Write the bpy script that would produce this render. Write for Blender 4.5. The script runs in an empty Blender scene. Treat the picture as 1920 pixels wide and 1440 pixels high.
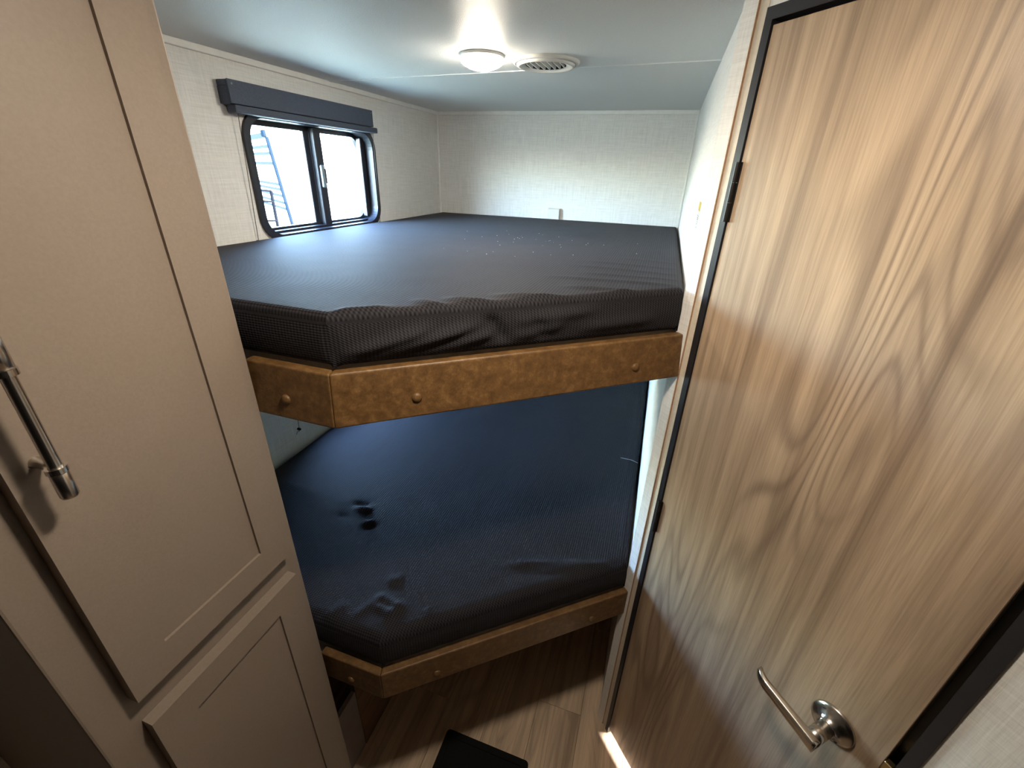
import bpy, bmesh, math, random
from math import sin, cos, pi, sqrt, radians, exp
from mathutils import Vector, Matrix
random.seed(7)
S = bpy.context.scene
C = S.collection

# ------------------------------------------------------------------ camera
XL, XR, YB, H, YC = -1.1045, 0.0656, 2.178, 1.9261, 0.9189     # left wall, right wall, far wall, ceiling, corner of right wall
TH, PHI = 0.7333, 0.6815                                        # angle of the door wall, angle of the long bunk rail
XC, YE = -0.5873, 0.4714                                        # cabinet face, far end of the cabinet
XK, YK = -0.4427, 0.4814                                        # corner of the bunk rails
EYE = Vector((0, 0, 1.68))
F_PX, YAW, PITCH, ROLL = 814.68, -0.3052, 0.4536, 0.0336
fw = Vector((sin(YAW)*cos(PITCH), cos(YAW)*cos(PITCH), -sin(PITCH)))
r0 = Vector((cos(YAW), -sin(YAW), 0)); u0 = r0.cross(fw)
rv = r0*cos(ROLL) + u0*sin(ROLL); uv_ = -r0*sin(ROLL) + u0*cos(ROLL)
cam = bpy.data.cameras.new('camera'); cam_o = bpy.data.objects.new('camera', cam); C.objects.link(cam_o)
m = Matrix((rv, uv_, -fw)).transposed().to_4x4(); m.translation = EYE
cam_o.matrix_world = m
cam.sensor_fit = 'HORIZONTAL'; cam.sensor_width = 36.0; cam.lens = 36.0*F_PX/1920.0
cam.clip_start = 0.02; cam.clip_end = 500
S.camera = cam_o

# ------------------------------------------------------------------ world, sun, exposure
SKY, SUN, LAMP, HALL_LAMP, SPILL_LIGHT = 14.2, 45.0, 235.0, 320.0, 600.0
W = bpy.data.worlds.new('sky'); S.world = W; W.use_nodes = True
wn = W.node_tree; wn.nodes.clear()
wo = wn.nodes.new('ShaderNodeOutputWorld'); bg = wn.nodes.new('ShaderNodeBackground')
sk = wn.nodes.new('ShaderNodeTexSky'); sk.sky_type = 'NISHITA'; sk.sun_disc = False
sk.sun_elevation = radians(48); sk.sun_rotation = radians(75); sk.air_density = 1.0; sk.dust_density = 1.0; sk.ozone_density = 2.0
bg.inputs['Strength'].default_value = SKY
wn.links.new(sk.outputs[0], bg.inputs[0]); wn.links.new(bg.outputs[0], wo.inputs[0])
sl = bpy.data.lights.new('sun', 'SUN'); sl.energy = SUN; sl.angle = radians(0.6); sl.color = (1, .95, .86)
so = bpy.data.objects.new('sun', sl); C.objects.link(so)
sd = Vector((cos(radians(48))*cos(radians(15)), cos(radians(48))*sin(radians(15)), sin(radians(48))))
so.rotation_euler = sd.to_track_quat('Z', 'Y').to_euler()
vs = S.view_settings
vs.view_transform = 'Standard'; vs.look = 'None'; vs.exposure = 0.3; vs.gamma = 1.0; vs.use_curve_mapping = False
S.cycles.use_light_tree = False; S.cycles.max_bounces = 7; S.cycles.diffuse_bounces = 5; S.cycles.transparent_max_bounces = 12
S.cycles.sample_clamp_indirect = 8.0; S.cycles.caustics_reflective = False; S.cycles.caustics_refractive = False

# ------------------------------------------------------------------ materials
def new_mat(name):
    mt = bpy.data.materials.new(name); mt.use_nodes = True
    nt = mt.node_tree; return mt, nt, nt.nodes['Principled BSDF']
def N(nt, t, **kw):
    n = nt.nodes.new(t)
    for k, v in kw.items(): setattr(n, k, v)
    return n
def L(nt, a, b): nt.links.new(a, b)
def plain(name, col, rough=.5, metal=0., spec=.5, noise=0., nscale=40., bump=0., bscale=200.):
    mt, nt, b = new_mat(name)
    b.inputs['Base Color'].default_value = (*col, 1); b.inputs['Roughness'].default_value = rough
    b.inputs['Metallic'].default_value = metal; b.inputs['Specular IOR Level'].default_value = spec
    tc = N(nt, 'ShaderNodeTexCoord')
    if noise:
        t = N(nt, 'ShaderNodeTexNoise'); t.inputs['Scale'].default_value = nscale; t.inputs['Detail'].default_value = 4
        L(nt, tc.outputs['Object'], t.inputs['Vector'])
        r = N(nt, 'ShaderNodeValToRGB'); r.color_ramp.elements[0].position = .3; r.color_ramp.elements[1].position = .7
        r.color_ramp.elements[0].color = (*[c*(1-noise) for c in col], 1); r.color_ramp.elements[1].color = (*[min(1, c*(1+noise)) for c in col], 1)
        L(nt, t.outputs['Fac'], r.inputs[0]); L(nt, r.outputs[0], b.inputs['Base Color'])
    if bump:
        t = N(nt, 'ShaderNodeTexNoise'); t.inputs['Scale'].default_value = bscale; t.inputs['Detail'].default_value = 3
        L(nt, tc.outputs['Object'], t.inputs['Vector'])
        bp = N(nt, 'ShaderNodeBump'); bp.inputs['Strength'].default_value = bump; bp.inputs['Distance'].default_value = .002
        L(nt, t.outputs['Fac'], bp.inputs['Height']); L(nt, bp.outputs[0], b.inputs['Normal'])
    return mt
def emit(name, col, s, down=True, rim=.07, pw=3.):
    mt, nt, b = new_mat(name); b.inputs['Base Color'].default_value = (.9, .9, .88, 1)
    b.inputs['Emission Color'].default_value = (*col, 1)
    if not down: b.inputs['Emission Strength'].default_value = s; return mt
    # the moulded cover throws most of its light straight down, little out of its rim
    g = N(nt, 'ShaderNodeNewGeometry'); sp = N(nt, 'ShaderNodeSeparateXYZ'); L(nt, g.outputs['Normal'], sp.inputs[0])
    dn = math_(nt, 'POWER', math_(nt, 'MAXIMUM', math_(nt, 'MULTIPLY', sp.outputs[2], -1.), 0.), pw)
    L(nt, math_(nt, 'MULTIPLY', math_(nt, 'MULTIPLY_ADD', dn, 1-rim, rim), s), b.inputs['Emission Strength'])
    return mt
def stretched(nt, src, sc, scale=1., detail=3, rough=.5, dist=0.):
    mp = N(nt, 'ShaderNodeMapping'); mp.inputs['Scale'].default_value = sc; L(nt, src, mp.inputs['Vector'])
    t = N(nt, 'ShaderNodeTexNoise'); t.inputs['Scale'].default_value = scale; t.inputs['Detail'].default_value = detail
    t.inputs['Roughness'].default_value = rough; t.inputs['Distortion'].default_value = dist
    L(nt, mp.outputs[0], t.inputs['Vector']); return t
def math_(nt, op, a, b=None, c=None):
    n = N(nt, 'ShaderNodeMath', operation=op)
    for i, v in enumerate((a, b, c)):
        if v is None: continue
        if isinstance(v, (int, float)): n.inputs[i].default_value = v
        else: L(nt, v, n.inputs[i])
    return n.outputs[0]
def ramp(nt, fac, stops):
    r = N(nt, 'ShaderNodeValToRGB'); e = r.color_ramp.elements
    while len(e) < len(stops): e.new(.5)
    for el, (p, c) in zip(e, stops): el.position = p; el.color = (*c, 1)
    L(nt, fac, r.inputs[0]); return r.outputs[0]
def mixc(nt, fac, a, b, mode='MIX'):
    n = N(nt, 'ShaderNodeMix', data_type='RGBA', blend_type=mode)
    if isinstance(fac, (int, float)): n.inputs[0].default_value = fac
    else: L(nt, fac, n.inputs[0])
    for i, v in ((6, a), (7, b)):
        if isinstance(v, tuple): n.inputs[i].default_value = (*v, 1)
        else: L(nt, v, n.inputs[i])
    return n.outputs[2]
def linen(name, light=(.81, .80, .775), dark=(.67, .66, .64)):
    """woven wallpaper: crossing threads; uses UV in metres"""
    mt, nt, b = new_mat(name); tc = N(nt, 'ShaderNodeTexCoord'); uv = tc.outputs['UV']
    a = stretched(nt, uv, (1100, 30, 1), 1, 2, .6); c = stretched(nt, uv, (30, 1100, 1), 1, 2, .6)
    g = stretched(nt, uv, (260, 9, 1), 1, 2, .6); h = stretched(nt, uv, (9, 260, 1), 1, 2, .6)
    s = math_(nt, 'ADD', math_(nt, 'ADD', a.outputs[0], c.outputs[0]), math_(nt, 'ADD', g.outputs[0], h.outputs[0]))
    s = math_(nt, 'MULTIPLY', s, .25)
    col = ramp(nt, s, [(.38, dark), (.52, light), (.62, tuple(min(1, x*1.1) for x in light))])
    L(nt, col, b.inputs['Base Color']); b.inputs['Roughness'].default_value = .55
    bp = N(nt, 'ShaderNodeBump'); bp.inputs['Strength'].default_value = .25; bp.inputs['Distance'].default_value = .001
    L(nt, g.outputs[0], bp.inputs['Height']); L(nt, bp.outputs[0], b.inputs['Normal']); return mt
def wood(name, base, mid, dark, scale=1., rough=.42, contrast=1., bump=.15, seed_from_object=False):
    """grain runs along V of the UV map (metres)"""
    mt, nt, b = new_mat(name); tc = N(nt, 'ShaderNodeTexCoord'); uv = tc.outputs['UV']
    if seed_from_object:
        oi = N(nt, 'ShaderNodeObjectInfo'); cb = N(nt, 'ShaderNodeCombineXYZ')
        L(nt, math_(nt, 'MULTIPLY', oi.outputs['Random'], 17.), cb.inputs[0]); L(nt, math_(nt, 'MULTIPLY', oi.outputs['Random'], 9.), cb.inputs[1])
        va = N(nt, 'ShaderNodeVectorMath', operation='ADD'); L(nt, uv, va.inputs[0]); L(nt, cb.outputs[0], va.inputs[1]); uv = va.outputs[0]
    big = stretched(nt, uv, (4.2*scale, .55*scale, 1), 1, 2, .5, .35)
    rings = math_(nt, 'SINE', math_(nt, 'MULTIPLY', big.outputs[0], 150.))
    rings = math_(nt, 'POWER', math_(nt, 'MULTIPLY_ADD', rings, .5, .5), 3.5)
    band = stretched(nt, uv, (9*scale, .35*scale, 1), 1, 3, .55, .25)
    streak = stretched(nt, uv, (34*scale, .8*scale, 1), 1, 3, .6, .2)
    fine = stretched(nt, uv, (420*scale, 9*scale, 1), 1, 2, .6)
    c0 = ramp(nt, band.outputs[0], [(.36, dark), (.45, mid), (.53, base), (.68, tuple(min(1, x*1.12) for x in base))])
    c1 = ramp(nt, streak.outputs[0], [(.37, dark), (.45, mid), (.54, base), (.68, tuple(min(1, x*1.1) for x in base))])
    col = mixc(nt, .5, c0, c1)
    gate = stretched(nt, uv, (3.2*scale, .5*scale, 1), 1, 1, .5)
    gf = math_(nt, 'MULTIPLY', math_(nt, 'SMOOTH_MIN', math_(nt, 'MAXIMUM', math_(nt, 'MULTIPLY', math_(nt, 'SUBTRACT', gate.outputs[0], .46), 10.), 0.), 1., .1), .62*contrast)
    col = mixc(nt, math_(nt, 'MULTIPLY', rings, gf), col, dark)
    fr = ramp(nt, fine.outputs[0], [(.3, (.80, .80, .80)), (.6, (1.06, 1.06, 1.06))])
    col = mixc(nt, .8, col, fr, 'MULTIPLY')
    L(nt, col, b.inputs['Base Color']); b.inputs['Roughness'].default_value = rough
    bp = N(nt, 'ShaderNodeBump'); bp.inputs['Strength'].default_value = bump; bp.inputs['Distance'].default_value = .0012
    L(nt, fine.outputs[0], bp.inputs['Height']); L(nt, bp.outputs[0], b.inputs['Normal'])
    return mt
def knit(name):
    """black mattress knit with rows of small dimples (UV in metres)"""
    mt, nt, b = new_mat(name); tc = N(nt, 'ShaderNodeTexCoord')
    sp = N(nt, 'ShaderNodeSeparateXYZ'); L(nt, tc.outputs['UV'], sp.inputs[0])
    k = 2*pi/.0088
    p = math_(nt, 'SINE', math_(nt, 'MULTIPLY', math_(nt, 'ADD', sp.outputs[0], math_(nt, 'MULTIPLY', sp.outputs[1], 1.5)), k*.72))
    q = math_(nt, 'SINE', math_(nt, 'MULTIPLY', math_(nt, 'SUBTRACT', sp.outputs[0], math_(nt, 'MULTIPLY', sp.outputs[1], 1.5)), k*.72))
    d = math_(nt, 'MULTIPLY', p, q)
    bp = N(nt, 'ShaderNodeBump'); bp.inputs['Strength'].default_value = .42; bp.inputs['Distance'].default_value = .0011
    L(nt, d, bp.inputs['Height']); L(nt, bp.outputs[0], b.inputs['Normal'])
    col = ramp(nt, math_(nt, 'MULTIPLY_ADD', d, .5, .5), [(.1, (.008, .0075, .009)), (1., (.034, .032, .038))])
    L(nt, col, b.inputs['Base Color']); b.inputs['Roughness'].default_value = .74; b.inputs['Specular IOR Level'].default_value = .11
    b.inputs['Sheen Weight'].default_value = .04; b.inputs['Sheen Roughness'].default_value = .4
    return mt
def leather(name):
    mt, nt, b = new_mat(name); tc = N(nt, 'ShaderNodeTexCoord')
    a = N(nt, 'ShaderNodeTexNoise'); a.inputs['Scale'].default_value = 60; a.inputs['Detail'].default_value = 8; a.inputs['Roughness'].default_value = .75; L(nt, tc.outputs['Object'], a.inputs['Vector'])
    col = ramp(nt, a.outputs[0], [(.32, (.070, .034, .011)), (.5, (.122, .062, .020)), (.68, (.195, .108, .040))])
    L(nt, col, b.inputs['Base Color']); b.inputs['Roughness'].default_value = .48
    t = N(nt, 'ShaderNodeTexVoronoi'); t.inputs['Scale'].default_value = 900; L(nt, tc.outputs['Object'], t.inputs['Vector'])
    bp = N(nt, 'ShaderNodeBump'); bp.inputs['Strength'].default_value = .2; bp.inputs['Distance'].default_value = .0006
    L(nt, t.outputs[0], bp.inputs['Height']); L(nt, bp.outputs[0], b.inputs['Normal']); return mt
def glass(name):
    mt, nt, b = new_mat(name); nt.nodes.remove(b); out = nt.nodes['Material Output']
    tr = N(nt, 'ShaderNodeBsdfTransparent'); tr.inputs[0].default_value = (.93, .96, .97, 1)
    gl = N(nt, 'ShaderNodeBsdfGlossy'); gl.inputs['Roughness'].default_value = .01
    lw = N(nt, 'ShaderNodeLayerWeight')
    fa = math_(nt, 'MULTIPLY_ADD', math_(nt, 'POWER', lw.outputs['Facing'], 5.), .9, .03)
    mx = N(nt, 'ShaderNodeMixShader'); L(nt, fa, mx.inputs[0]); L(nt, tr.outputs[0], mx.inputs[1]); L(nt, gl.outputs[0], mx.inputs[2])
    L(nt, mx.outputs[0], out.inputs[0]); return mt
M = dict(
    linen=linen('linen_wallpaper'),
    white_trim=plain('white_vinyl_trim', (.86, .86, .84), .45, noise=.03),
    cream_trim=plain('cream_wood_trim', (.66, .58, .47), .5, noise=.06, nscale=120),
    shaded_edge=plain('painted_shade_edge', (.40, .24, .14), .7, noise=.15, nscale=200),
    ceiling=plain('pebbled_ceiling_vinyl', (.76, .79, .80), .48, 0, .3, noise=.03, nscale=300, bump=.5, bscale=520),
    door=wood('door_laminate', (.47, .345, .235), (.345, .245, .165), (.18, .122, .084)),
    floor=wood('floor_vinyl_plank', (.68, .52, .37), (.56, .42, .295), (.37, .27, .19), 1.3, .5, .8, .1, True),
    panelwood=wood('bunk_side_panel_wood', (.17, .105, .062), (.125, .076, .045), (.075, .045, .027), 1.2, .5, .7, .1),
    floor_base=plain('subfloor', (.06, .045, .035), .8, noise=.1),
    cabinet=plain('taupe_cabinet_laminate', (.255, .204, .165), .5, noise=.05, nscale=260, bump=.06, bscale=400),
    knit=knit('black_knit'), leather=leather('brown_vinyl'),
    frame=plain('dark_bronze_metal', (.020, .020, .024), .34, .0, .6, noise=.1),
    black=plain('black_plastic', (.010, .010, .012), .45, noise=.1),
    blackmat=plain('black_rubber', (.006, .006, .006), .8, 0, .2, bump=.3, bscale=700),
    winframe=plain('black_window_metal', (.016, .018, .026), .38, 0, .5, noise=.1),
    latchmetal=plain('grey_latch', (.22, .26, .28), .35, .6, noise=.05),
    shade=plain('glare_tinted_shade_fabric', (.060, .074, .108), .75, noise=.15, nscale=300, bump=.2, bscale=900),  # bluish lift from the window glare is mixed into the fabric colour
    cord=plain('dark_cord', (.09, .085, .08), .7, noise=.1),
    nickel=plain('brushed_nickel', (.62, .58, .53), .24, 1., noise=.06, nscale=90),
    brass=plain('brass_strike', (.65, .48, .25), .3, 1., noise=.05),
    hinge=plain('dark_hinge_metal', (.012, .010, .010), .4, .3, noise=.1),
    white=plain('white_plastic', (.72, .72, .69), .4, noise=.03),
    dark=plain('dark_duct', (.02, .021, .024), .8, noise=.1),
    greyboard=plain('grey_board', (.24, .21, .21), .7, noise=.08),
    platform=plain('bunk_platform_board', (.55, .50, .43), .8, noise=.1),
    hallwall=plain('dark_hall_panelling', (.020, .015, .012), .7, noise=.2, nscale=12),
    glass=glass('window_glass'),
    lamp=emit('frosted_lamp_cover', (1., .89, .73), LAMP, True, .01, 1.5), hall=emit('frosted_hall_lamp_cover', (1., .87, .70), HALL_LAMP),
    spill=emit('spill_light_glow', (1., .96, .92), SPILL_LIGHT, False),
    sticker=plain('clear_sticker', (.70, .71, .70), .3, noise=.02), stickery=plain('yellow_print', (.55, .42, .06), .4, noise=.3, nscale=500),
    ink=plain('grey_ink', (.28, .29, .30), .6, noise=.05),
    lint=plain('white_lint', (.75, .75, .75), .8, noise=.05),
    gravel=plain('pale_gravel', (.25, .26, .19), .9, noise=.25, nscale=6, bump=.4, bscale=30),
    grass=plain('green_grass', (.16, .30, .05), .9, noise=.3, nscale=8),
    rvwhite=plain('white_trailer_skin', (.80, .80, .79), .4, noise=.02), rvgrey=plain('grey_trailer_stripe', (.030, .033, .036), 1., 0, 0., noise=.05),
    rvtrim=plain('blue_grey_trailer_trim', (.007, .011, .016), 1., 0, 0., noise=.05), railblack=plain('matt_black_paint', (.005, .005, .006), 1., 0, 0., noise=.05),
)

# ------------------------------------------------------------------ mesh helpers
WLOC = {}
def tag(o, label, cat=None, group=None, kind=None):
    o['label'] = label
    if cat: o['category'] = cat
    if group: o['group'] = group
    if kind: o['kind'] = kind
    return o
def empty(name, loc):
    o = bpy.data.objects.new(name, None); o.empty_display_size = .05; C.objects.link(o)
    o.location = loc; WLOC[o] = Vector(loc); return o
def obj(name, bm, mat, parent=None, smooth=False, uv='auto', uvdir=None, origin=None):
    """bm in world coordinates -> one mesh object whose origin is its own centre"""
    bm.normal_update()
    if uv == 'auto':
        lay = bm.loops.layers.uv.verify()
        for f in bm.faces:
            n = f.normal; up = Vector((0, 0, 1))
            if uvdir is not None:
                v = Vector(uvdir); v = v - n*n.dot(v)
                if v.length < 1e-4: v = n.orthogonal()
            else:
                v = up - n*n.dot(up)
                if v.length < 1e-3: v = Vector((0, 1, 0))
            v.normalize(); uax = v.cross(n)
            for lp in f.loops: lp[lay].uv = (lp.vert.co.dot(uax), lp.vert.co.dot(v))
    if origin is None:
        xs = [v.co for v in bm.verts]
        origin = Vector([(min(c[i] for c in xs)+max(c[i] for c in xs))/2 for i in range(3)])
    bmesh.ops.translate(bm, verts=bm.verts, vec=-Vector(origin))
    me = bpy.data.meshes.new(name); bm.to_mesh(me); bm.free()
    me.materials.append(M[mat] if isinstance(mat, str) else mat)
    if smooth: me.polygons.foreach_set('use_smooth', [True]*len(me.polygons)); me.update()
    o = bpy.data.objects.new(name, me); C.objects.link(o)
    base = WLOC[parent] if parent else Vector((0, 0, 0))
    o.location = Vector(origin)-base
    if parent: o.parent = parent
    WLOC[o] = Vector(origin); return o
def box(lo, hi, bev=0., seg=2, bm=None, fr=None):
    """axis box, optionally mapped through frame fr(x,y,z)->Vector"""
    b2 = bmesh.new()
    x0, y0, z0 = lo; x1, y1, z1 = hi
    vs_ = [b2.verts.new((x, y, z)) for x in (x0, x1) for y in (y0, y1) for z in (z0, z1)]
    for f in ((0,1,3,2), (4,6,7,5), (0,4,5,1), (2,3,7,6), (0,2,6,4), (1,5,7,3)): b2.faces.new([vs_[i] for i in f])
    if bev: bmesh.ops.bevel(b2, geom=b2.edges[:], offset=bev, segments=seg, affect='EDGES', profile=.5)
    if fr:
        for v in b2.verts: v.co = fr(*v.co)
    bmesh.ops.recalc_face_normals(b2, faces=b2.faces)
    if bm is None: return b2
    me = bpy.data.meshes.new('t'); b2.to_mesh(me); b2.free(); bm.from_mesh(me); bpy.data.meshes.remove(me); return bm
def lathe(prof, n=32, fr=lambda x, y, z: Vector((x, y, z)), bm=None):
    """profile of (radius, height) about z through frame fr"""
    b = bm or bmesh.new(); rings = []
    for r, h in prof:
        if r < 1e-6: rings.append([b.verts.new(fr(0, 0, h))])
        else: rings.append([b.verts.new(fr(r*cos(2*pi*i/n), r*sin(2*pi*i/n), h)) for i in range(n)])
    for a, c in zip(rings, rings[1:]):
        for i in range(n):
            j = (i+1) % n
            if len(a) == 1 and len(c) == 1: continue
            if len(a) == 1: b.faces.new((a[0], c[i], c[j]))
            elif len(c) == 1: b.faces.new((a[i], c[0], a[j]))
            else: b.faces.new((a[i], c[i], c[j], a[j]))
    bmesh.ops.recalc_face_normals(b, faces=b.faces); return b
def tube(pts, r, n=8, bm=None, rfun=None):
    b = bm or bmesh.new(); pts = [Vector(p) for p in pts]; rings = []
    for i, p in enumerate(pts):
        d = (pts[min(i+1, len(pts)-1)]-pts[max(i-1, 0)]).normalized()
        a = d.orthogonal().normalized() if i == 0 else (rings_a - d*rings_a.dot(d)).normalized()
        rings_a = a; c = d.cross(a); rr = rfun(i/(len(pts)-1)) if rfun else r
        rings.append([b.verts.new(p+(a*cos(2*pi*k/n)+c*sin(2*pi*k/n))*rr) for k in range(n)])
    for p, q in zip(rings, rings[1:]):
        for k in range(n): b.faces.new((p[k], p[(k+1) % n], q[(k+1) % n], q[k]))
    b.faces.new(rings[0][::-1]); b.faces.new(rings[-1]); bmesh.ops.recalc_face_normals(b, faces=b.faces); return b
def rrect(u0, v0, u1, v1, r, n=8):
    pts = []
    for cx, cy, a0 in ((u1-r, v1-r, 0), (u0+r, v1-r, pi/2), (u0+r, v0+r, pi), (u1-r, v0+r, 3*pi/2)):
        for i in range(n+1): a = a0+pi/2*i/n; pts.append((cx+r*cos(a), cy+r*sin(a)))
    return pts
def plate(outer, holes, fr, d0, d1):
    """flat plate with holes: 2D loops (u,v), fr(u,v,d)->Vector, from depth d0 to d1"""
    b = bmesh.new(); edges = []
    for lp in [outer]+holes:
        vs_ = [b.verts.new((u, v, 0)) for u, v in lp]
        edges += [b.edges.new((vs_[i], vs_[(i+1) % len(vs_)])) for i in range(len(vs_))]
    res = bmesh.ops.triangle_fill(b, use_beauty=True, use_dissolve=False, edges=edges, normal=(0, 0, 1))
    faces = [f for f in res['geom'] if isinstance(f, bmesh.types.BMFace)]
    ex = bmesh.ops.extrude_face_region(b, geom=faces)
    top = {v for v in ex['geom'] if isinstance(v, bmesh.types.BMVert)}
    for v in list(b.verts): v.co = fr(v.co.x, v.co.y, d1 if v in top else d0)
    bmesh.ops.recalc_face_normals(b, faces=b.faces); return b
def ring(outer, inner, fr, d0, d1):
    """ring between two loops with equal vertex counts"""
    b = bmesh.new(); n = len(outer)
    V_ = [[b.verts.new(fr(u, v, d)) for u, v in lp] for lp, d in ((outer, d0), (outer, d1), (inner, d1), (inner, d0))]
    for k in range(4):
        a, c = V_[k], V_[(k+1) % 4]
        for i in range(n): b.faces.new((a[i], a[(i+1) % n], c[(i+1) % n], c[i]))
    bmesh.ops.recalc_face_normals(b, faces=b.faces); return b
def rect(a, b, c, d): return [(a, b), (c, b), (c, d), (a, d)]
def struct(name, bm, mat, label, cat, **kw):
    return tag(obj(name, bm, mat, **kw), label, cat, kind='structure')

# door-wall frame: w along the wall from its corner, d out of the wall into the room, z up
TW = Vector((sin(TH), -cos(TH), 0)); ND = Vector((-cos(TH), -sin(TH), 0)); AW = Vector((XR, YC, 0))
def DW(w, d, z): return AW+TW*w+ND*d+Vector((0, 0, z))
# rail frame: s along the long rail, o outwards, z up
TR = Vector((cos(PHI), sin(PHI), 0)); NR = Vector((sin(PHI), -cos(PHI), 0)); KR = Vector((XK, YK, 0))

# ------------------------------------------------------------------ room shell
T = .05
WIN = dict(y0=1.036, y1=1.632, z0=1.468, z1=1.812)
LOW = -.633                                                     # the lower window is the same one this much lower
def hole(dz): return rrect(WIN['y0']+.012, WIN['z0']+.012+dz, WIN['y1']-.012, WIN['z1']-.012+dz, .06)
HY, HX = -2.6, 1.45
WEND = 1.02                                                     # end of the door wall
PE = DW(WEND, 0, 0)
struct('wall_left', plate(rect(HY, 0, YB+T, H), [hole(0), hole(LOW)], lambda u, v, d: Vector((d, u, v)), XL-T, XL), 'linen',
       'pale linen papered wall with the sliding window above the upper bunk', 'wall')
struct('wall_back', box((XL-T, YB, 0), (HX+T, YB+T, H)), 'linen', 'pale linen papered wall at the far end of the bunks', 'wall')
struct('wall_right', box((XR, YC-.005, 0), (XR+.03, YB, H)), 'linen', 'pale linen papered wall along the right side of the bunks', 'wall')
struct('wall_door',
       plate([(0, 0), (.0448, 0), (.0448, 1.9066), (.592, 1.9066), (.592, 0), (WEND, 0), (WEND, H), (0, H)], [], lambda u, v, d: DW(u, d, v), -.035, 0), 'linen',
       'pale linen papered wall set at an angle around the wooden door', 'wall')
struct('wall_hall_right', box((PE.x-.01, HY, 0), (PE.x+.03, PE.y+.02, H)), 'hallwall', 'dark panelled wall of the passage behind the viewer', 'wall')
struct('wall_hall_end', box((XL-T, HY-T, 0), (HX+T, HY, H)), 'hallwall', 'dark panelled wall closing the passage behind the viewer', 'wall')
struct('wall_outer', box((HX, HY, 0), (HX+T, YB, H)), 'white_trim', 'pale outer wall of the room behind the wooden door', 'wall')
VX, VY = -.338, 1.262
struct('ceiling', plate(rect(XL-T, HY-T, HX+T, YB+T), [[(VX+.055*cos(2*pi*i/40), VY+.055*sin(2*pi*i/40)) for i in range(40)]], lambda u, v, d: Vector((u, v, d)), H, H+.08), 'ceiling', 'white pebbled vinyl ceiling above the bunks', 'ceiling')
fl = struct('floor', box((XL-T, HY-T, -.08), (HX+T, YB+T, -.004)), 'floor_base', 'brown wood-look plank floor under and in front of the bunks', 'floor')
# floor planks: run along y, joints staggered
PWID, PLEN, X0P = .1502, .92, -.1432
pk = {}
k = 0
for i in range(-6, 11):
    xa = X0P+i*PWID; xb = xa+PWID
    if xb < XL or xa > HX: continue
    xa2, xb2 = max(xa, XL), min(xb, HX)
    off = .895 if i == 0 else .895+((i*.37) % 1)*PLEN
    y = off-math.ceil((off-(-.9))/PLEN)*PLEN
    while y < YB:
        ya, yb = max(y, HY), min(y+PLEN, YB)
        if yb-ya > .02:
            lo, hi = (xa2+.0004, ya+.0004, -.004), (xb2-.0004, yb-.0004, 0)
            key = tuple(round(h-l, 3) for h, l in zip(hi, lo))
            ctr = Vector([(h+l)/2 for h, l in zip(hi, lo)])
            if key in pk:
                o = bpy.data.objects.new('plank', pk[key]); C.objects.link(o); o.parent = fl; o.location = ctr-WLOC[fl]; WLOC[o] = ctr
            else:
                o = obj('plank', box(lo, hi, .0006, 1), 'floor', fl, uvdir=(0, 1, 0)); pk[key] = o.data
        y += PLEN
hall = struct('floor_passage', box((XL, HY, -.004), (HX, -.9, 0)), 'floor_base', 'dark floor of the passage behind the viewer', 'floor')
# trims
def trim(n, bm, mat, label): return struct('trim_%d' % n, bm, mat, label, 'trim')
trim(1, box((XL+.009, YB-.010, H-.015), (XR, YB, H), .002), 'white_trim', 'white strip along the top of the far wall')
trim(2, box((XL, .48, H-.015), (XL+.010, YB, H), .002), 'white_trim', 'white strip along the top of the window wall')
trim(3, box((XL, YB-.009, .3), (XL+.009, YB, H-.015), .002), 'white_trim', 'white vertical strip in the far left corner')
trim(4, plate([(XL+.01, 1.418), (XL+.01, 1.410), (XR, 1.305), (XR, 1.313)], [], lambda u, v, d: Vector((u, v, d)), H-.0022, H), 'ceiling', 'thin pale seam strip running across the ceiling')
trim(5, box((XR-.008, YB-.009, .3), (XR, YB, H-.015), .002), 'white_trim', 'white vertical strip in the far right corner')
# batten at the corner of the door wall, its side edge with the shade painted in as brown, and the cream strip beside the door frame
bt = trim(6, box((-.001, 0, 0), (.0275, .005, H-.001), .0008, 1, fr=DW), 'linen', 'linen covered batten beside the hinge side of the door')
obj('shaded_edge', box((.0273, .0002, 0), (.0281, .0048, H-.001), fr=DW), 'shaded_edge', bt)
trim(7, box((.0281, 0, 0), (.0446, .0015, H-.001), .0004, 1, fr=DW), 'cream_trim', 'cream wood strip next to the dark door frame')

# ------------------------------------------------------------------ door
dr = tag(empty('door_1', DW(.31, -.02, 0)), 'wood-grain door with dark metal frame and nickel lever handle', 'door', kind='structure')
fo = [(.0448, .0), (.0448, 1.9066), (.592, 1.9066), (.592, .0)]
# frame: U shaped, open at the floor
def U(o, i, d0, d1):
    b = bmesh.new(); V_ = [[b.verts.new(DW(u, d, v)) for u, v in lp] for lp, d in ((o, d0), (o, d1), (i, d1), (i, d0))]
    for q in range(4):
        a, c = V_[q], V_[(q+1) % 4]
        for j in range(3): b.faces.new((a[j], a[j+1], c[j+1], c[j]))
    for e in (0, 3): b.faces.new([V_[q][e] for q in range(4)])
    bmesh.ops.recalc_face_normals(b, faces=b.faces); return b
obj('door_frame', U(fo, [(.0575, 0), (.0575, 1.890), (.576, 1.890), (.576, 0)], -.034, .004), 'frame', dr)
obj('door_stop', U([(.0575, .0), (.0575, 1.890), (.576, 1.890), (.576, .0)], [(.066, .0), (.066, 1.874), (.552, 1.874), (.552, .0)], -.045, -.0225), 'frame', dr)
leaf = obj('door_leaf', box((.0590, -.022, .024), (.5640, .001, 1.8840), .0008, 1, fr=DW), 'door', dr)
tag(leaf, 'tan wood-grain door panel')
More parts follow.
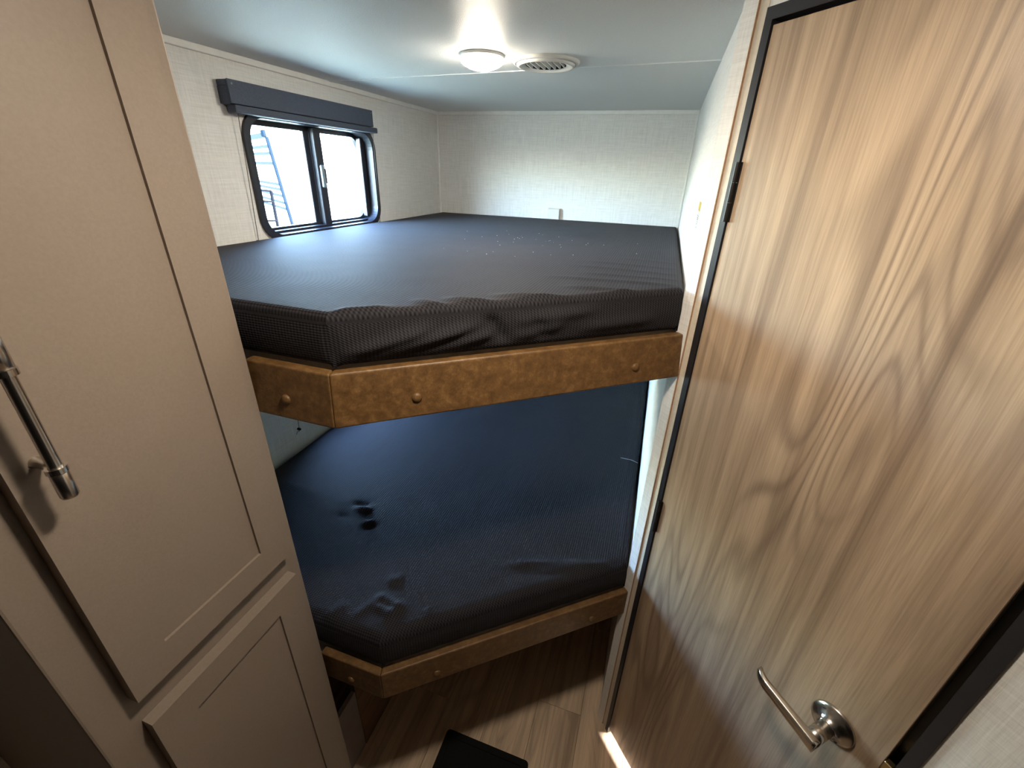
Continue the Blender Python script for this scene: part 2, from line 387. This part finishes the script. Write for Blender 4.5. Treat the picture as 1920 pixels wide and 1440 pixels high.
for zc in (1.660, .950):
    h = obj('hinge', box((.0540, .0012, zc-.046), (.0640, .0030, zc+.046), .0005, 1, fr=DW), 'hinge', dr)
    for q in range(3):
        za = zc-.046+q*.0309
        obj('knuckle', lathe([(0, 0), (.0042, 0), (.0042, .0300), (0, .0300)], 16, lambda x, y, z, za=za: DW(.0575+x, .0055+y, za+z)), 'hinge', h)
# lever handle
HW, HZ = .497, .886
hf = lambda x, y, z: DW(HW+x, .001+z, HZ+y)
ros = obj('rosette', lathe([(.0335, 0), (.0335, .003), (.0325, .0048), (.027, .0075), (.018, .0125), (.0142, .0185), (.0135, .021), (0, .021)], 48, hf), 'nickel', dr, smooth=True)
for a in (radians(128), radians(308)):
    obj('screw', lathe([(0, .0087), (.0030, .0087), (.0034, .0062), (.0034, .004)], 12, lambda x, y, z, a=a: DW(HW+.0245*cos(a)+x, .001+z, HZ+.0245*sin(a)+y)), 'dark', ros)
lv = bmesh.new()
lathe([(0, .0212), (.0127, .0212), (.0127, .060), (0, .060)], 32, hf, lv)
# flattened lever: sweep of an ellipse from the neck toward the hinge side, tip curling to the door
path = []
for i in range(25):
    t = i/24; w = HW+.0115-.116*t
    d = .0640 - (.012*((t-.78)/.22)**2 if t > .78 else 0)
    tip = sqrt(max(0, 1-((t-.93)/.07)**2)) if t > .93 else 1
    path.append((w, d, HZ+.003+.016*t, (.0108*(1-.2*t))*tip+.0006, .0084*(1-.35*t)))
rings = []
for w, d, z, hz, hd in path:
    rings.append([lv.verts.new(DW(w, d+hd*math.copysign(abs(sin(a))**.5, sin(a)), z+hz*math.copysign(abs(cos(a))**.6, cos(a)))) for a in [2*pi*j/20 for j in range(20)]])
for a, c in zip(rings, rings[1:]):
    for j in range(20): lv.faces.new((a[j], a[(j+1) % 20], c[(j+1) % 20], c[j]))
lv.faces.new(rings[0]); lv.faces.new(rings[-1]); bmesh.ops.recalc_face_normals(lv, faces=lv.faces)
obj('lever', lv, 'nickel', dr, smooth=True)
st = obj('strike_plate', box((.5645, -.006, .840), (.5750, .0050, .915), .001, 1, fr=DW), 'brass', dr)

# ------------------------------------------------------------------ windows and shades
def window(n, dz, label):
    root = tag(empty('window_%d' % n, (XL, 1.334, WIN['z0']+dz)), label, 'window', kind='structure')
    fr = lambda u, v, d: Vector((XL+d, u, v+dz))
    a = WIN
    obj('inner_ring', ring(rrect(a['y0'], a['z0'], a['y1'], a['z1'], .072), rrect(a['y0']+.020, a['z0']+.020, a['y1']-.020, a['z1']-.020, .054), fr, 0, .009), 'winframe', root)
    obj('liner', ring(rrect(a['y0']+.0135, a['z0']+.0135, a['y1']-.0135, a['z1']-.0135, .058), rrect(a['y0']+.020, a['z0']+.020, a['y1']-.020, a['z1']-.020, .054), fr, -.062, 0), 'winframe', root)
    obj('sash_ring', ring(rrect(a['y0']+.020, a['z0']+.020, a['y1']-.020, a['z1']-.020, .054), rrect(a['y0']+.034, a['z0']+.034, a['y1']-.034, a['z1']-.034, .042), fr, -.058, -.044), 'winframe', root)
    obj('lower_track', box((XL-.040, a['y0']+.05, a['z0']+dz+.0195), (XL-.020, a['y1']-.05, a['z0']+dz+.027), .001, 1), 'winframe', root)
    obj('fixed_stile', box((XL-.060, 1.318, a['z0']+.021+dz), (XL-.045, 1.346, a['z1']-.021+dz), .002, 1), 'winframe', root)
    sl_ = obj('sliding_stile', box((XL-.044, 1.340, a['z0']+.021+dz), (XL-.024, 1.374, a['z1']-.021+dz), .002, 1), 'winframe', root)
    lt = obj('latch', box((XL-.0245, 1.346, 1.613+dz), (XL-.014, 1.358, 1.682+dz), .003, 2), 'latchmetal', sl_)
    obj('latch_base', box((XL-.0245, 1.358, 1.625+dz), (XL-.018, 1.372, 1.672+dz), .002, 1), 'winframe', sl_)
    obj('pane', box((XL-.0525, a['y0']+.024, a['z0']+.024+dz), (XL-.0495, 1.335, a['z1']-.024+dz)), 'glass', root)
    obj('pane', box((XL-.0365, 1.368, a['z0']+.024+dz), (XL-.0335, a['y1']-.024, a['z1']-.024+dz)), 'glass', root)
    obj('sash_side', box((XL-.044, a['y1']-.046, a['z0']+.035+dz), (XL-.024, a['y1']-.0205, a['z1']-.035+dz), .002, 1), 'winframe', root)
window(1, 0, 'black framed sliding window above the upper mattress')
window(2, LOW, 'black framed sliding window above the lower mattress, hidden by the cabinet')
def shade(dz, label, n):
    root = tag(empty('pleated_shade', (XL, 1.31, 1.86+dz)), label, 'window shade', 'pleated shades over the windows')
    x0 = XL+.0095
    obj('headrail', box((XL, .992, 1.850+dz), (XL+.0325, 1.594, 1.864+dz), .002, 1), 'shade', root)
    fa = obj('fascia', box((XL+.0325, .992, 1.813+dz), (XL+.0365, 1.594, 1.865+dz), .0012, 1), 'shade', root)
    for ys in (1.004, 1.583): obj('screw', lathe([(.0026, 0), (.0022, .0010), (0, .0012)], 10, lambda x, y, z, ys=ys: Vector((XL+.0363+z, ys+x, 1.856+dz+y))), 'latchmetal', fa)
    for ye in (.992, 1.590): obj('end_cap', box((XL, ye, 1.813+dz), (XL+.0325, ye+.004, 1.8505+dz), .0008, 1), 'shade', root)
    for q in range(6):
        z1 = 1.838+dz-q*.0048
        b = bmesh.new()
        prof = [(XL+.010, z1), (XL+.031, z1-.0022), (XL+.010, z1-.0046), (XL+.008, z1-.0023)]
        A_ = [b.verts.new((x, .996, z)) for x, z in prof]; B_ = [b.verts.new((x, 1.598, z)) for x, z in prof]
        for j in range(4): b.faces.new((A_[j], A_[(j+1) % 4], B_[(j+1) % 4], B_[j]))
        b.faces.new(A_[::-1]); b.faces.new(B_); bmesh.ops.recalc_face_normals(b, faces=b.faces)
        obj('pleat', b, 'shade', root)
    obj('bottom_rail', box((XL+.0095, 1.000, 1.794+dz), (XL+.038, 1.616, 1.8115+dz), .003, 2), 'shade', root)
    for yb_, z_ in ((1.012, 1.477), (1.622 if n else 1.622, 1.477)):
        yt = 1.022 if yb_ < 1.3 else 1.612
        obj('cord', tube([(XL+.018, yt, 1.796+dz), (XL+.012, (yt+yb_)/2, 1.64+dz), (XL+.006, yb_, z_+dz)], .0009, 6), 'cord', root)
        g = bmesh.new(); lathe([(0, 0), (.0045, 0), (.0052, .004), (.0045, .010), (.002, .013), (0, .013)], 12, lambda x, y, z, yb_=yb_, z_=z_: Vector((XL+z, yb_+x, z_+dz+y)), g)
        obj('cord_toggle', g, 'black', root, smooth=True)
        obj('cord_tail', tube([(XL+.006, yb_, z_+dz), (XL+.010, yb_-.006, z_-.006+dz), (XL+.008, yb_-.012, z_-.003+dz), (XL+.006, yb_-.016, z_-.014+dz)], .0009, 6), 'cord', root)
shade(0, 'dark pleated shade, bluish with painted-in window glare, folded up above the upper window', 0)
shade(LOW, 'dark pleated shade folded up above the lower window behind the rail', 1)

# ------------------------------------------------------------------ bunks
def rail_pts(off, tilt=0.):
    """plan polyline of the rail face at inward offset off: left end, corner, right end"""
    l = Vector((-.606, YK+off, 0))
    # corner: intersection of y=YK+off with the long line shifted by -off*NR
    base = KR-NR*off; s = (YK+off-base.y)/TR.y; c = base+TR*s
    e = KR-NR*off+TR*(.668)
    return l, c, e
def bunk(zr, name, label, group, tilt=0., hr=.090, thick=.019):
    root = tag(empty(name, (-.4, 1.2, zr-hr)), label, 'bunk bed', group)
    def face(pts0, pts1, nm):
        # pts: (outer start, outer end, inner end, inner start) ; tilt shifts the bottom outwards
        b = bmesh.new()
        top = [b.verts.new(Vector((p.x, p.y, zr))) for p in pts0]; bot = [b.verts.new(Vector((p.x, p.y, zr-hr))) for p in pts1]
        n = 4
        for i in range(n): b.faces.new((top[i], top[(i+1) % n], bot[(i+1) % n], bot[i]))
        b.faces.new(top); b.faces.new(bot[::-1]); bmesh.ops.recalc_face_normals(b, faces=b.faces)
        bmesh.ops.bevel(b, geom=b.edges[:], offset=.0035, segments=3, affect='EDGES', profile=.5)
        return obj(nm, b, 'leather', root, smooth=False)
    lo, co, eo = rail_pts(0); li, ci, ei = rail_pts(thick)
    lob, cob, eob = rail_pts(-tilt); lib, cib, eib = rail_pts(thick-tilt)
    f1 = face([lo, co, ci, li], [lob, cob, cib, lib], 'front_rail')
    f2 = face([co, eo, ei, ci], [cob, eob, eib, cib], 'front_rail')
    zb = zr-.056 if tilt else zr-.061
    dz_ = tilt*.6
    for f, base, nrm, ss in ((f1, lambda s: Vector((s, YK, 0)), Vector((0, -1, 0)), (-.529,)), (f2, lambda s: KR+TR*s, NR, (.128, .557))):
        for s in ss:
            p = base(s)+nrm*(dz_-.0008)+Vector((0, 0, zb)); tx = Vector((0, 0, 1)).cross(nrm)
            obj('button_cap', lathe([(.0088, 0), (.0088, .0012), (.0078, .0034), (.0050, .0052), (0, .0060)], 24, lambda x, y, z, p=p, nrm=nrm, tx=tx: p+tx*x+Vector((0, 0, y))+nrm*z), 'leather', f, smooth=True)
    # platform board under the mattress
    q = thick+.016
    l2, c2, e2 = rail_pts(q)
    poly = [(XL+.002, l2.y), (c2.x, c2.y), (XR-.004, c2.y+(XR-.004-c2.x)*math.tan(PHI)), (XR-.004, YB-.012), (XL+.002, YB-.012)]
    l3, c3, e3 = rail_pts(thick+.0005)
    poly2 = [(XL+.002, l3.y), (c3.x, c3.y), (XR-.002, c3.y+(XR-.002-c3.x)*math.tan(PHI)), (XR-.002, YB-.004), (XL+.002, YB-.004)]
    obj('light_stop_board', plate(poly2, [], lambda u, v, d: Vector((u, v, d)), zr-.062, zr-.0402), 'platform', root)  # unseen board added to stop lamp light leaking between rail and platform
    obj('platform', plate(poly, [], lambda u, v, d: Vector((u, v, d)), zr-.040, zr), 'platform', root)
    return root
bunk(1.3964, 'bunk_bed', 'upper bunk shelf with brown vinyl front rail below the window', 'pair of bunks', .011)
bunk(.6414, 'bunk_bed', 'lower bunk shelf with brown vinyl front rail near the floor', 'pair of bunks', 0.)

def seg_d(px, py, a, b):
    dx, dy = b[0]-a[0], b[1]-a[1]; l2 = dx*dx+dy*dy
    t = max(0, min(1, ((px-a[0])*dx+(py-a[1])*dy)/l2))
    qx, qy = a[0]+dx*t, a[1]+dy*t
    return sqrt((px-qx)**2+(py-qy)**2), t
def folds(px, py, lst):
    s = 0
    for a, b, w, h in lst:
        if abs(px-(a[0]+b[0])/2) > abs(a[0]-b[0])/2+3*w or abs(py-(a[1]+b[1])/2) > abs(a[1]-b[1])/2+3*w: continue
        d, t = seg_d(px, py, a, b)
        s += h*exp(-(d/w)**2)*min(1, 5*t*(1-t)+.08)
    return s
from mathutils import noise as mn
def mattress(ztop, zside, label, topfold, sidefold, r=.020, zfun=None, seed=0.):
    kx, ky = XK-.0075, YK+.021
    x0, x1, yb = XL+.014, XR-.005, YB-.012
    tp = math.tan(PHI)
    yf = lambda x: ky if x <= kx else ky+(x-kx)*tp
    def spaced(a, b, n, e0, e1):
        # samples from a to b, packed toward the marked ends
        out = []
        for i in range(n+1):
            t = i/n
            if e0 and e1: t = .5-.5*cos(pi*t)
            elif e0: t = t*t*(1.6-.6*t)
            elif e1: t = 1-(1-t)*(1-t)*(1.6-.6*(1-t))
            out.append(a+(b-a)*t)
        return out
    xs = spaced(x0, kx, 90, True, True)[:-1]+spaced(kx, x1, 110, True, True)
    vs_ = spaced(0, 1, 230, True, False)
    bm = bmesh.new(); lay = bm.loops.layers.uv.verify(); UVc = {}
    def prof(d): return 0. if d >= r else -r*(1-sqrt(max(0, 1-(1-d/r)**2)))
    NS = 16
    grid = []
    for x in xs:
        col = []; y0 = yf(x)
        if x <= kx: nrm = Vector((0, -1, 0))
        else: nrm = NR
        for j in range(NS, 0, -1):                               # front side, from the bottom up
            t = j/NS; z = ztop-r-(ztop-r-zside)*t
            if zfun: z += zfun(x, y0)*(1-t)
            s = (x-kx)/cos(PHI) if x > kx else (x-kx)
            bulge = .004*sin(pi*t)-(.010*((t-.86)/.14)**2 if t > .86 else 0)+sidefold(s, z)*sin(pi*min(1, t*1.15))
            near = min(1, abs(x-kx)/.012)
            v = bm.verts.new((x+nrm.x*bulge*near, y0+nrm.y*bulge*near, z)); UVc[v] = (s, y0-.5-(ztop-z)*1.0-.03); col.append(v)
        for t in vs_:
            y = y0+(yb-y0)*t
            dF = (y-ky) if x <= kx else min(y-ky, (y-y0)*cos(PHI))
            if x <= kx: dF = y-ky
            d = min(dF, x-x0, x1-x, yb-y)
            z = ztop+prof(d)
            e = min(1, d/.03)
            z += (mn.noise(Vector((x*3.1, y*3.1, seed)))*.0025+mn.noise(Vector((x*11, y*11, seed+3)))*.0007)*e+topfold(x, y)*min(1, d/.012+.1)
            if zfun: z += zfun(x, y)
            v = bm.verts.new((x, y, z)); UVc[v] = (x, y); col.append(v)
        z = zside
        v = bm.verts.new((x, yb, z)); UVc[v] = (x, yb+.1); col.append(v)
        grid.append(col)
    for a, c in zip(grid, grid[1:]):
        for i in range(len(a)-1): bm.faces.new((a[i], c[i], c[i+1], a[i+1]))
    for col in (grid[0], grid[-1]):                               # end walls
        low = [bm.verts.new((v.co.x, v.co.y, zside)) for v in col]
        for v, u in zip(low, col): UVc[v] = UVc[u]
        for i in range(len(col)-1): bm.faces.new((col[i], col[i+1], low[i+1], low[i]))
    bmesh.ops.remove_doubles(bm, verts=[v for v in bm.verts if abs(v.co.z-zside) < 1e-6], dist=1e-6)
    bmesh.ops.recalc_face_normals(bm, faces=bm.faces)
    for f in bm.faces:
        for lp in f.loops:
            lp[lay].uv = UVc.get(lp.vert, (lp.vert.co.x, lp.vert.co.y)) if lp.vert.is_valid else (0, 0)
    return tag(obj('mattress', bm, 'knit', smooth=True, uv='keep'), label, 'mattress', 'two bunk mattresses')
TOPU = [((-.45,.520),(-.385,.575),.010,.004), ((-.40,.535),(-.345,.56),.008,.004), ((-.375,.625),(-.265,.600),.010,.005), ((-.335,.650),(-.20,.668),.012,.006),
        ((-.265,.705),(-.06,.775),.012,.006), ((-.20,.665),(-.08,.735),.010,.0055), ((-.17,.83),(.05,.850),.012,.0045), ((-.10,.80),(.05,.875),.009,.0035),
        ((-.22,.91),(.05,.935),.012,.0028), ((-.16,.98),(.055,.99),.010,.0022), ((-.2,1.06),(.055,1.05),.011,.002), ((-.18,1.13),(.055,1.12),.011,.0017),
        ((-.1,1.21),(.055,1.2),.012,.0014), ((-.29,.598),(-.255,.640),.006,-.005), ((-.24,.655),(-.22,.69),.006,-.003)]
SIDEU = [((.01,1.412),(.16,1.452),.010,.005), ((.05,1.404),(.24,1.452),.009,.005), ((.13,1.395),(.27,1.436),.009,.005), ((.25,1.468),(.285,1.405),.008,-.007),
         ((.30,1.450),(.47,1.463),.012,.005), ((.29,1.412),(.40,1.44),.012,.004), ((.42,1.42),(.60,1.43),.014,.004), ((.33,1.47),(.36,1.40),.009,-.004)]
TOPL = [((-.755,.826),(-.700,.842),.010,-.0045), ((-.73,.812),(-.685,.826),.010,.007), ((-.77,.776),(-.735,.776),.009,-.0025), ((-.675,.758),(-.635,.790),.009,-.004), ((-.68,.775),(-.65,.79),.008,.006),
        ((-.52,.598),(-.425,.586),.013,.007), ((-.51,.572),(-.44,.562),.011,.007), ((-.515,.638),(-.48,.662),.014,.005), ((-.388,.612),(-.362,.590),.009,.005), ((-.315,.597),(-.28,.632),.012,.006),
        ((-.27,.79),(-.02,.885),.012,.0045), ((-.25,.765),(.0,.86),.012,-.002), ((-.17,.80),(.02,.90),.011,.004), ((-.60,.50),(-.57,.56),.012,.004), ((-.54,.525),(-.50,.60),.010,.004), ((-.47,.53),(-.45,.60),.010,.003)]
SIDEL = [((.05,.69),(.3,.70),.012,.002), ((.3,.68),(.6,.69),.012,.002)]
mattress(1.4845, 1.3974, 'black knit mattress lying on the upper bunk', lambda x, y: 1.05*folds(x, y, TOPU), lambda s, z: 2.2*folds(s, z, SIDEU), r=.013)
def zl(x, y):
    t = max(0, min(1, (-.35-x)/.6)); v = max(0, min(1, (y-.52)/.3))
    return .045*t*t*(3-2*t)*v
mattress(.735, .6424, 'black knit mattress lying on the lower bunk', lambda x, y: 1.35*folds(x, y, TOPL), lambda s, z: folds(s, z, SIDEL), r=.026, zfun=zl, seed=9.)
# lint crumbs on the upper mattress and a loose thread on the lower one
lb = bmesh.new()
for q in range(40):
    x, y = (random.gauss(-.40, .13), random.gauss(1.32, .16)) if q < 34 else (random.uniform(-.45, .03), random.uniform(.85, 1.7))
    if not (-.8 < x < .03 and .95 < y < 1.8): continue
    s = random.uniform(.0006, .0019); a = random.uniform(0, pi)
    vsx = [lb.verts.new((x+s*cos(a+k_*2*pi/5)*random.uniform(.5, 1.2), y+s*sin(a+k_*2*pi/5)*random.uniform(.5, 1.2), 1.4878)) for k_ in range(5)]
    ap = lb.verts.new((x, y, 1.4885))
    for k_ in range(5): lb.faces.new((vsx[k_], vsx[(k_+1) % 5], ap))
tag(obj('lint', lb, 'lint'), 'scattered white lint crumbs on the upper mattress', 'lint', kind='stuff')
tag(obj('thread', tube([(-.008, 1.400, .7385), (.012, 1.397, .7400), (.030, 1.398, .7395), (.045, 1.391, .7400), (.055, 1.388, .7385)], .0007, 6), 'lint'), 'loose white thread lying on the lower mattress', 'thread')

# under the lower bunk
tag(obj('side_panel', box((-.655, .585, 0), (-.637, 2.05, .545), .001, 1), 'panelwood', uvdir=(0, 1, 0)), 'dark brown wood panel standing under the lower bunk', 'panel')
tag(obj('access_board', box((-.652, .484, 0), (-.638, .584, .285), .001, 1), 'greyboard'), 'low grey board beside the wood panel under the lower bunk', 'board')

# ------------------------------------------------------------------ cabinet
cb = tag(empty('tall_cabinet', (-.85, .3, 0)), 'tall taupe cabinet with shaker doors left of the bunks', 'cabinet')
Y0C = .1215
body = obj('cabinet_body', box((XL+.002, Y0C, 0), (XC, YE, H-.002), .003, 2), 'cabinet', cb)
def shaker(z0, z1, y0, y1, nm):
    sw = .0535; x0, x1 = XC+.0002, XC+.0200
    outer = rect(y0, z0, y1, z1); inner = rect(y0+sw, z0+sw, y1-sw, z1-sw)
    fr = lambda u, v, d: Vector((d, u, v))
    d = obj(nm, plate(outer, [inner], fr, x0, x1), 'cabinet', cb)
    obj('door_panel', box((x0+.003, y0+sw-.001, z0+sw-.001), (x1-.0045, y1-sw+.001, z1-sw+.001)), 'cabinet', d)
    return d
d1 = shaker(1.0195, 1.906, .169, .4420, 'cabinet_door')
d2 = shaker(.085, .9645, .169, .4430, 'cabinet_door')
# bar pull
px_, py_ = XC+.052, .1945
pb = bmesh.new()
V3 = lambda x, y, z: Vector((px_+x, py_+y, z))
lathe([(0, 1.366), (.0070, 1.366), (.0078, 1.368), (.0078, 1.3955), (.0066, 1.3965), (.0058, 1.402), (.0058, 1.503), (.0066, 1.509), (.0078, 1.510), (.0078, 1.5375), (.007, 1.539), (0, 1.539)], 28, V3, pb)
pl_ = obj('bar_pull', pb, 'nickel', d1, smooth=False)
for f in pl_.data.polygons: f.use_smooth = abs(f.normal.z) < .3
for zc in (1.3995, 1.506):
    obj('pull_ring', lathe([(.0060, zc-.003), (.0088, zc-.003), (.0088, zc+.003), (.0060, zc+.003)], 28, V3), 'nickel', d1)
    obj('pull_post', lathe([(.0062, 0), (.0050, .004), (.0046, .018), (.0050, .032), (0, .033)], 16, lambda x, y, z, zc=zc: Vector((XC+.0200+z, py_+x, zc+y))), 'nickel', d1, smooth=True)

# ------------------------------------------------------------------ ceiling fixtures
def puck(name, cx, cy, mat, label, group=None):
    root = tag(empty(name, (cx, cy, H)), label, 'ceiling lamp', group)
    fr = lambda x, y, z: Vector((cx+x, cy+y, H-z))
    obj('base_ring', lathe([(.0515, 0), (.0525, .001), (.0525, .005), (.050, .006)], 48, fr), 'white', root, smooth=True)
    obj('diffuser', lathe([(.0505, .005), (.0510, .0125), (.0490, .0165), (.042, .0215), (.031, .0265), (.018, .0300), (.008, .0312), (0, .0315)], 48, fr), mat, root, smooth=True)
    return root
puck('ceiling_lamp', -.470, 1.170, 'lamp', 'small lit round ceiling lamp above the upper mattress beside the vent', 'round ceiling lamps')
puck('ceiling_lamp', -.090, .400, 'hall', 'small lit round ceiling lamp over the floor in front of the bunks', 'round ceiling lamps')
nl = tag(empty('added_spill_light', DW(.20, -.42, .09)), 'unseen light added behind the wooden door to brighten the floor strip', 'lamp')  # unseen light added behind the door for the bright strip on the floor
obj('spill_light_block', box((.06, -.44, .0), (.34, -.405, .25), .004, 2, fr=DW), 'white', nl)
obj('spill_light_face', box((.08, -.4052, .19), (.32, -.4035, .23), fr=DW), 'spill', nl)
vr = tag(empty('ceiling_vent', (VX, VY, H)), 'round white ceiling air vent with slats beside the lit lamp', 'vent')
vf = lambda x, y, z: Vector((VX+x, VY+y, H-z))
obj('flange', lathe([(.0825, 0), (.0825, .003), (.079, .0065), (.073, .0075), (.0725, .006)], 64, vf), 'white', vr, smooth=True)
obj('bowl', lathe([(.0725, .004), (.0715, .0100), (.068, .0125), (.064, .0122), (.058, .0105), (.0500, .0080)], 64, vf), 'white', vr, smooth=True)
obj('throat', lathe([(.0500, .0080), (.0495, .004), (.0495, -.070), (0, -.070)], 48, vf), 'dark', vr, smooth=False)
for q in range(7):
    xx = (q-3)*.0138; hl = sqrt(.0488**2-xx**2)
    b = box((-.0013, -hl, -.006), (.0013, hl, .0100), .0005, 1)
    for v in b.verts: v.co = vf(xx+v.co.x, v.co.y, v.co.z)
    bmesh.ops.recalc_face_normals(b, faces=b.faces)
    obj('slat', b, 'white', vr)

# ------------------------------------------------------------------ small things
wb = tag(empty('wall_box', (-.502, YB, 1.45)), 'small white plastic box on the far wall behind the upper mattress', 'wall box')
obj('cover', box((-.530, YB-.020, 1.440), (-.474, YB, 1.530), .004, 3), 'white', wb)
obj('back_plate', box((-.533, YB-.004, 1.436), (-.471, YB, 1.533), .001, 1), 'white', wb)
sk_ = tag(empty('sticker', (XR, 1.02, 1.6)), 'small clear sticker with yellow corner and grey letters on the right wall', 'sticker')
def on_wall(y0, y1, z0, z1, d): return box((XR-d, y0, z0), (XR-d+.0002, y1, z1))
obj('film', on_wall(.995, 1.072, 1.580, 1.640, .0004), 'sticker', sk_)
obj('yellow_block', on_wall(1.002, 1.065, 1.620, 1.637, .0007), 'stickery', sk_)
cu = bpy.data.curves.new('t', 'FONT'); cu.body = 'JRIW'; cu.size = .055; cu.align_x = 'CENTER'; cu.align_y = 'CENTER'
to = bpy.data.objects.new('t', cu); C.objects.link(to); bpy.context.view_layer.update()
tm = bpy.data.meshes.new_from_object(to.evaluated_get(bpy.context.evaluated_depsgraph_get())); bpy.data.objects.remove(to)
tb = bmesh.new(); tb.from_mesh(tm)
for v in tb.verts: v.co = Vector((XR-.0009, 1.030-v.co.y*1.2, 1.598-v.co.x*.25))
bmesh.ops.recalc_face_normals(tb, faces=tb.faces)
obj('printed_letters', tb, 'ink', sk_)
# floor mat
ft = tag(empty('floor_mat', (-.264, .52, 0)), 'black rubber floor mat with raised rim on the plank floor', 'floor mat')
fz = lambda u, v, d: Vector((u, v, d))
obj('mat_body', plate(rrect(-.404, .33, -.124, .706, .012, 5), [], fz, .0002, .008), 'blackmat', ft)
obj('mat_rim', ring(rrect(-.404, .33, -.124, .706, .012, 5), rrect(-.385, .349, -.143, .687, .006, 5), fz, .008, .012), 'blackmat', ft)

# ------------------------------------------------------------------ outside the window
GZ = -.72
struct('ground', box((-60, -60, GZ-.1), (60, 60, GZ)), 'gravel', 'pale sunlit gravel ground seen outside the window', 'ground')
tag(obj('grass', plate([(-20, 15), (-34, 27), (-30, 36), (-17, 21)], [], fz, GZ, GZ+.06), 'grass'), 'strip of green grass outside the window', 'grass', kind='stuff')
ct, cbm = Vector((-10.000, 10.128, 2.436)), Vector((-9.900, 10.384, 0.166))     # top and lower point of the trailer's slanted end
U3 = Vector((-.835, .551, 0)); V3_ = Vector((.551, .835, 0)).normalized()
cbot = cbm+(cbm-ct)*.32
trl = tag(empty('parked_trailer', (cbot.x, cbot.y, GZ)), 'white parked trailer with dark edge strip outside the window', 'trailer')
def prism(p, u0, u1, v0, v1, za, zb, nm, mat, par):
    """slab following the slanted end: za/zb are heights"""
    b = bmesh.new(); vv = []
    for z in (za, zb):
        t = (z-cbot.z)/(ct.z-cbot.z); o = cbot.lerp(ct, t); o.z = z
        vv.append([b.verts.new(o+U3*a+V3_*c) for a, c in ((u0, v0), (u1, v0), (u1, v1), (u0, v1))])
    for i in range(4): b.faces.new((vv[0][i], vv[0][(i+1) % 4], vv[1][(i+1) % 4], vv[1][i]))
    b.faces.new(vv[0][::-1]); b.faces.new(vv[1]); bmesh.ops.recalc_face_normals(b, faces=b.faces)
    return obj(nm, b, mat, par)
prism(None, 0, 6, 0, 2.3, GZ+.35, ct.z-.12, 'trailer_body', 'rvwhite', trl)
prism(None, .02, 6, -.03, .0, ct.z-.15, ct.z-.03, 'roof_edge', 'rvgrey', trl)
prism(None, .0, .30, -.06, .0, ct.z-.12, ct.z+.02, 'corner_cap', 'rvtrim', trl)
prism(None, -.03, .11, -.03, .03, GZ+.35, ct.z-.13, 'edge_strip', 'rvtrim', trl)
for dz in (.26, .42, .66): prism(None, .15, 6, -.012, 0, ct.z-.12-dz, ct.z-.12-dz+.075, 'side_stripe', 'rvgrey', trl)
for z in (1.15, 1.02, .86, .68, .52): prism(None, .12, 6, -.012, 0, z, z+.07, 'side_stripe', 'rvgrey', trl)
for a in (1.6, 2.5):
    for c in (.15, 2.1):
        o = cbot+U3*a+V3_*c
        obj('wheel', lathe([(0, -.1), (.28, -.1), (.33, -.07), (.33, .07), (.28, .1), (0, .1)], 20, lambda x, y, z, o=o: Vector((o.x, o.y, GZ+.33))+U3*x+Vector((0, 0, y))+V3_*z), 'black', trl)
rl = tag(empty('metal_railing', (-6, 5.9, GZ)), 'thin black metal railing outside beside the parked trailer', 'railing')
ra, rb_ = Vector((-6.000, 5.741, 1.316)), Vector((-6.100, 6.064, 1.289))
rc = Vector((-6.000, 5.579, 1.304))
for p in (ra, rb_, rc): obj('post', box((p.x-.018, p.y-.018, GZ), (p.x+.018, p.y+.018, p.z), .002, 1), 'railblack', rl)
for zz in (0, .16, .45): obj('bar', tube([rc+Vector((0, 0, -zz)), ra+Vector((0, 0, -zz)), rb_+Vector((0, 0, -zz))], .014, 8), 'railblack', rl)
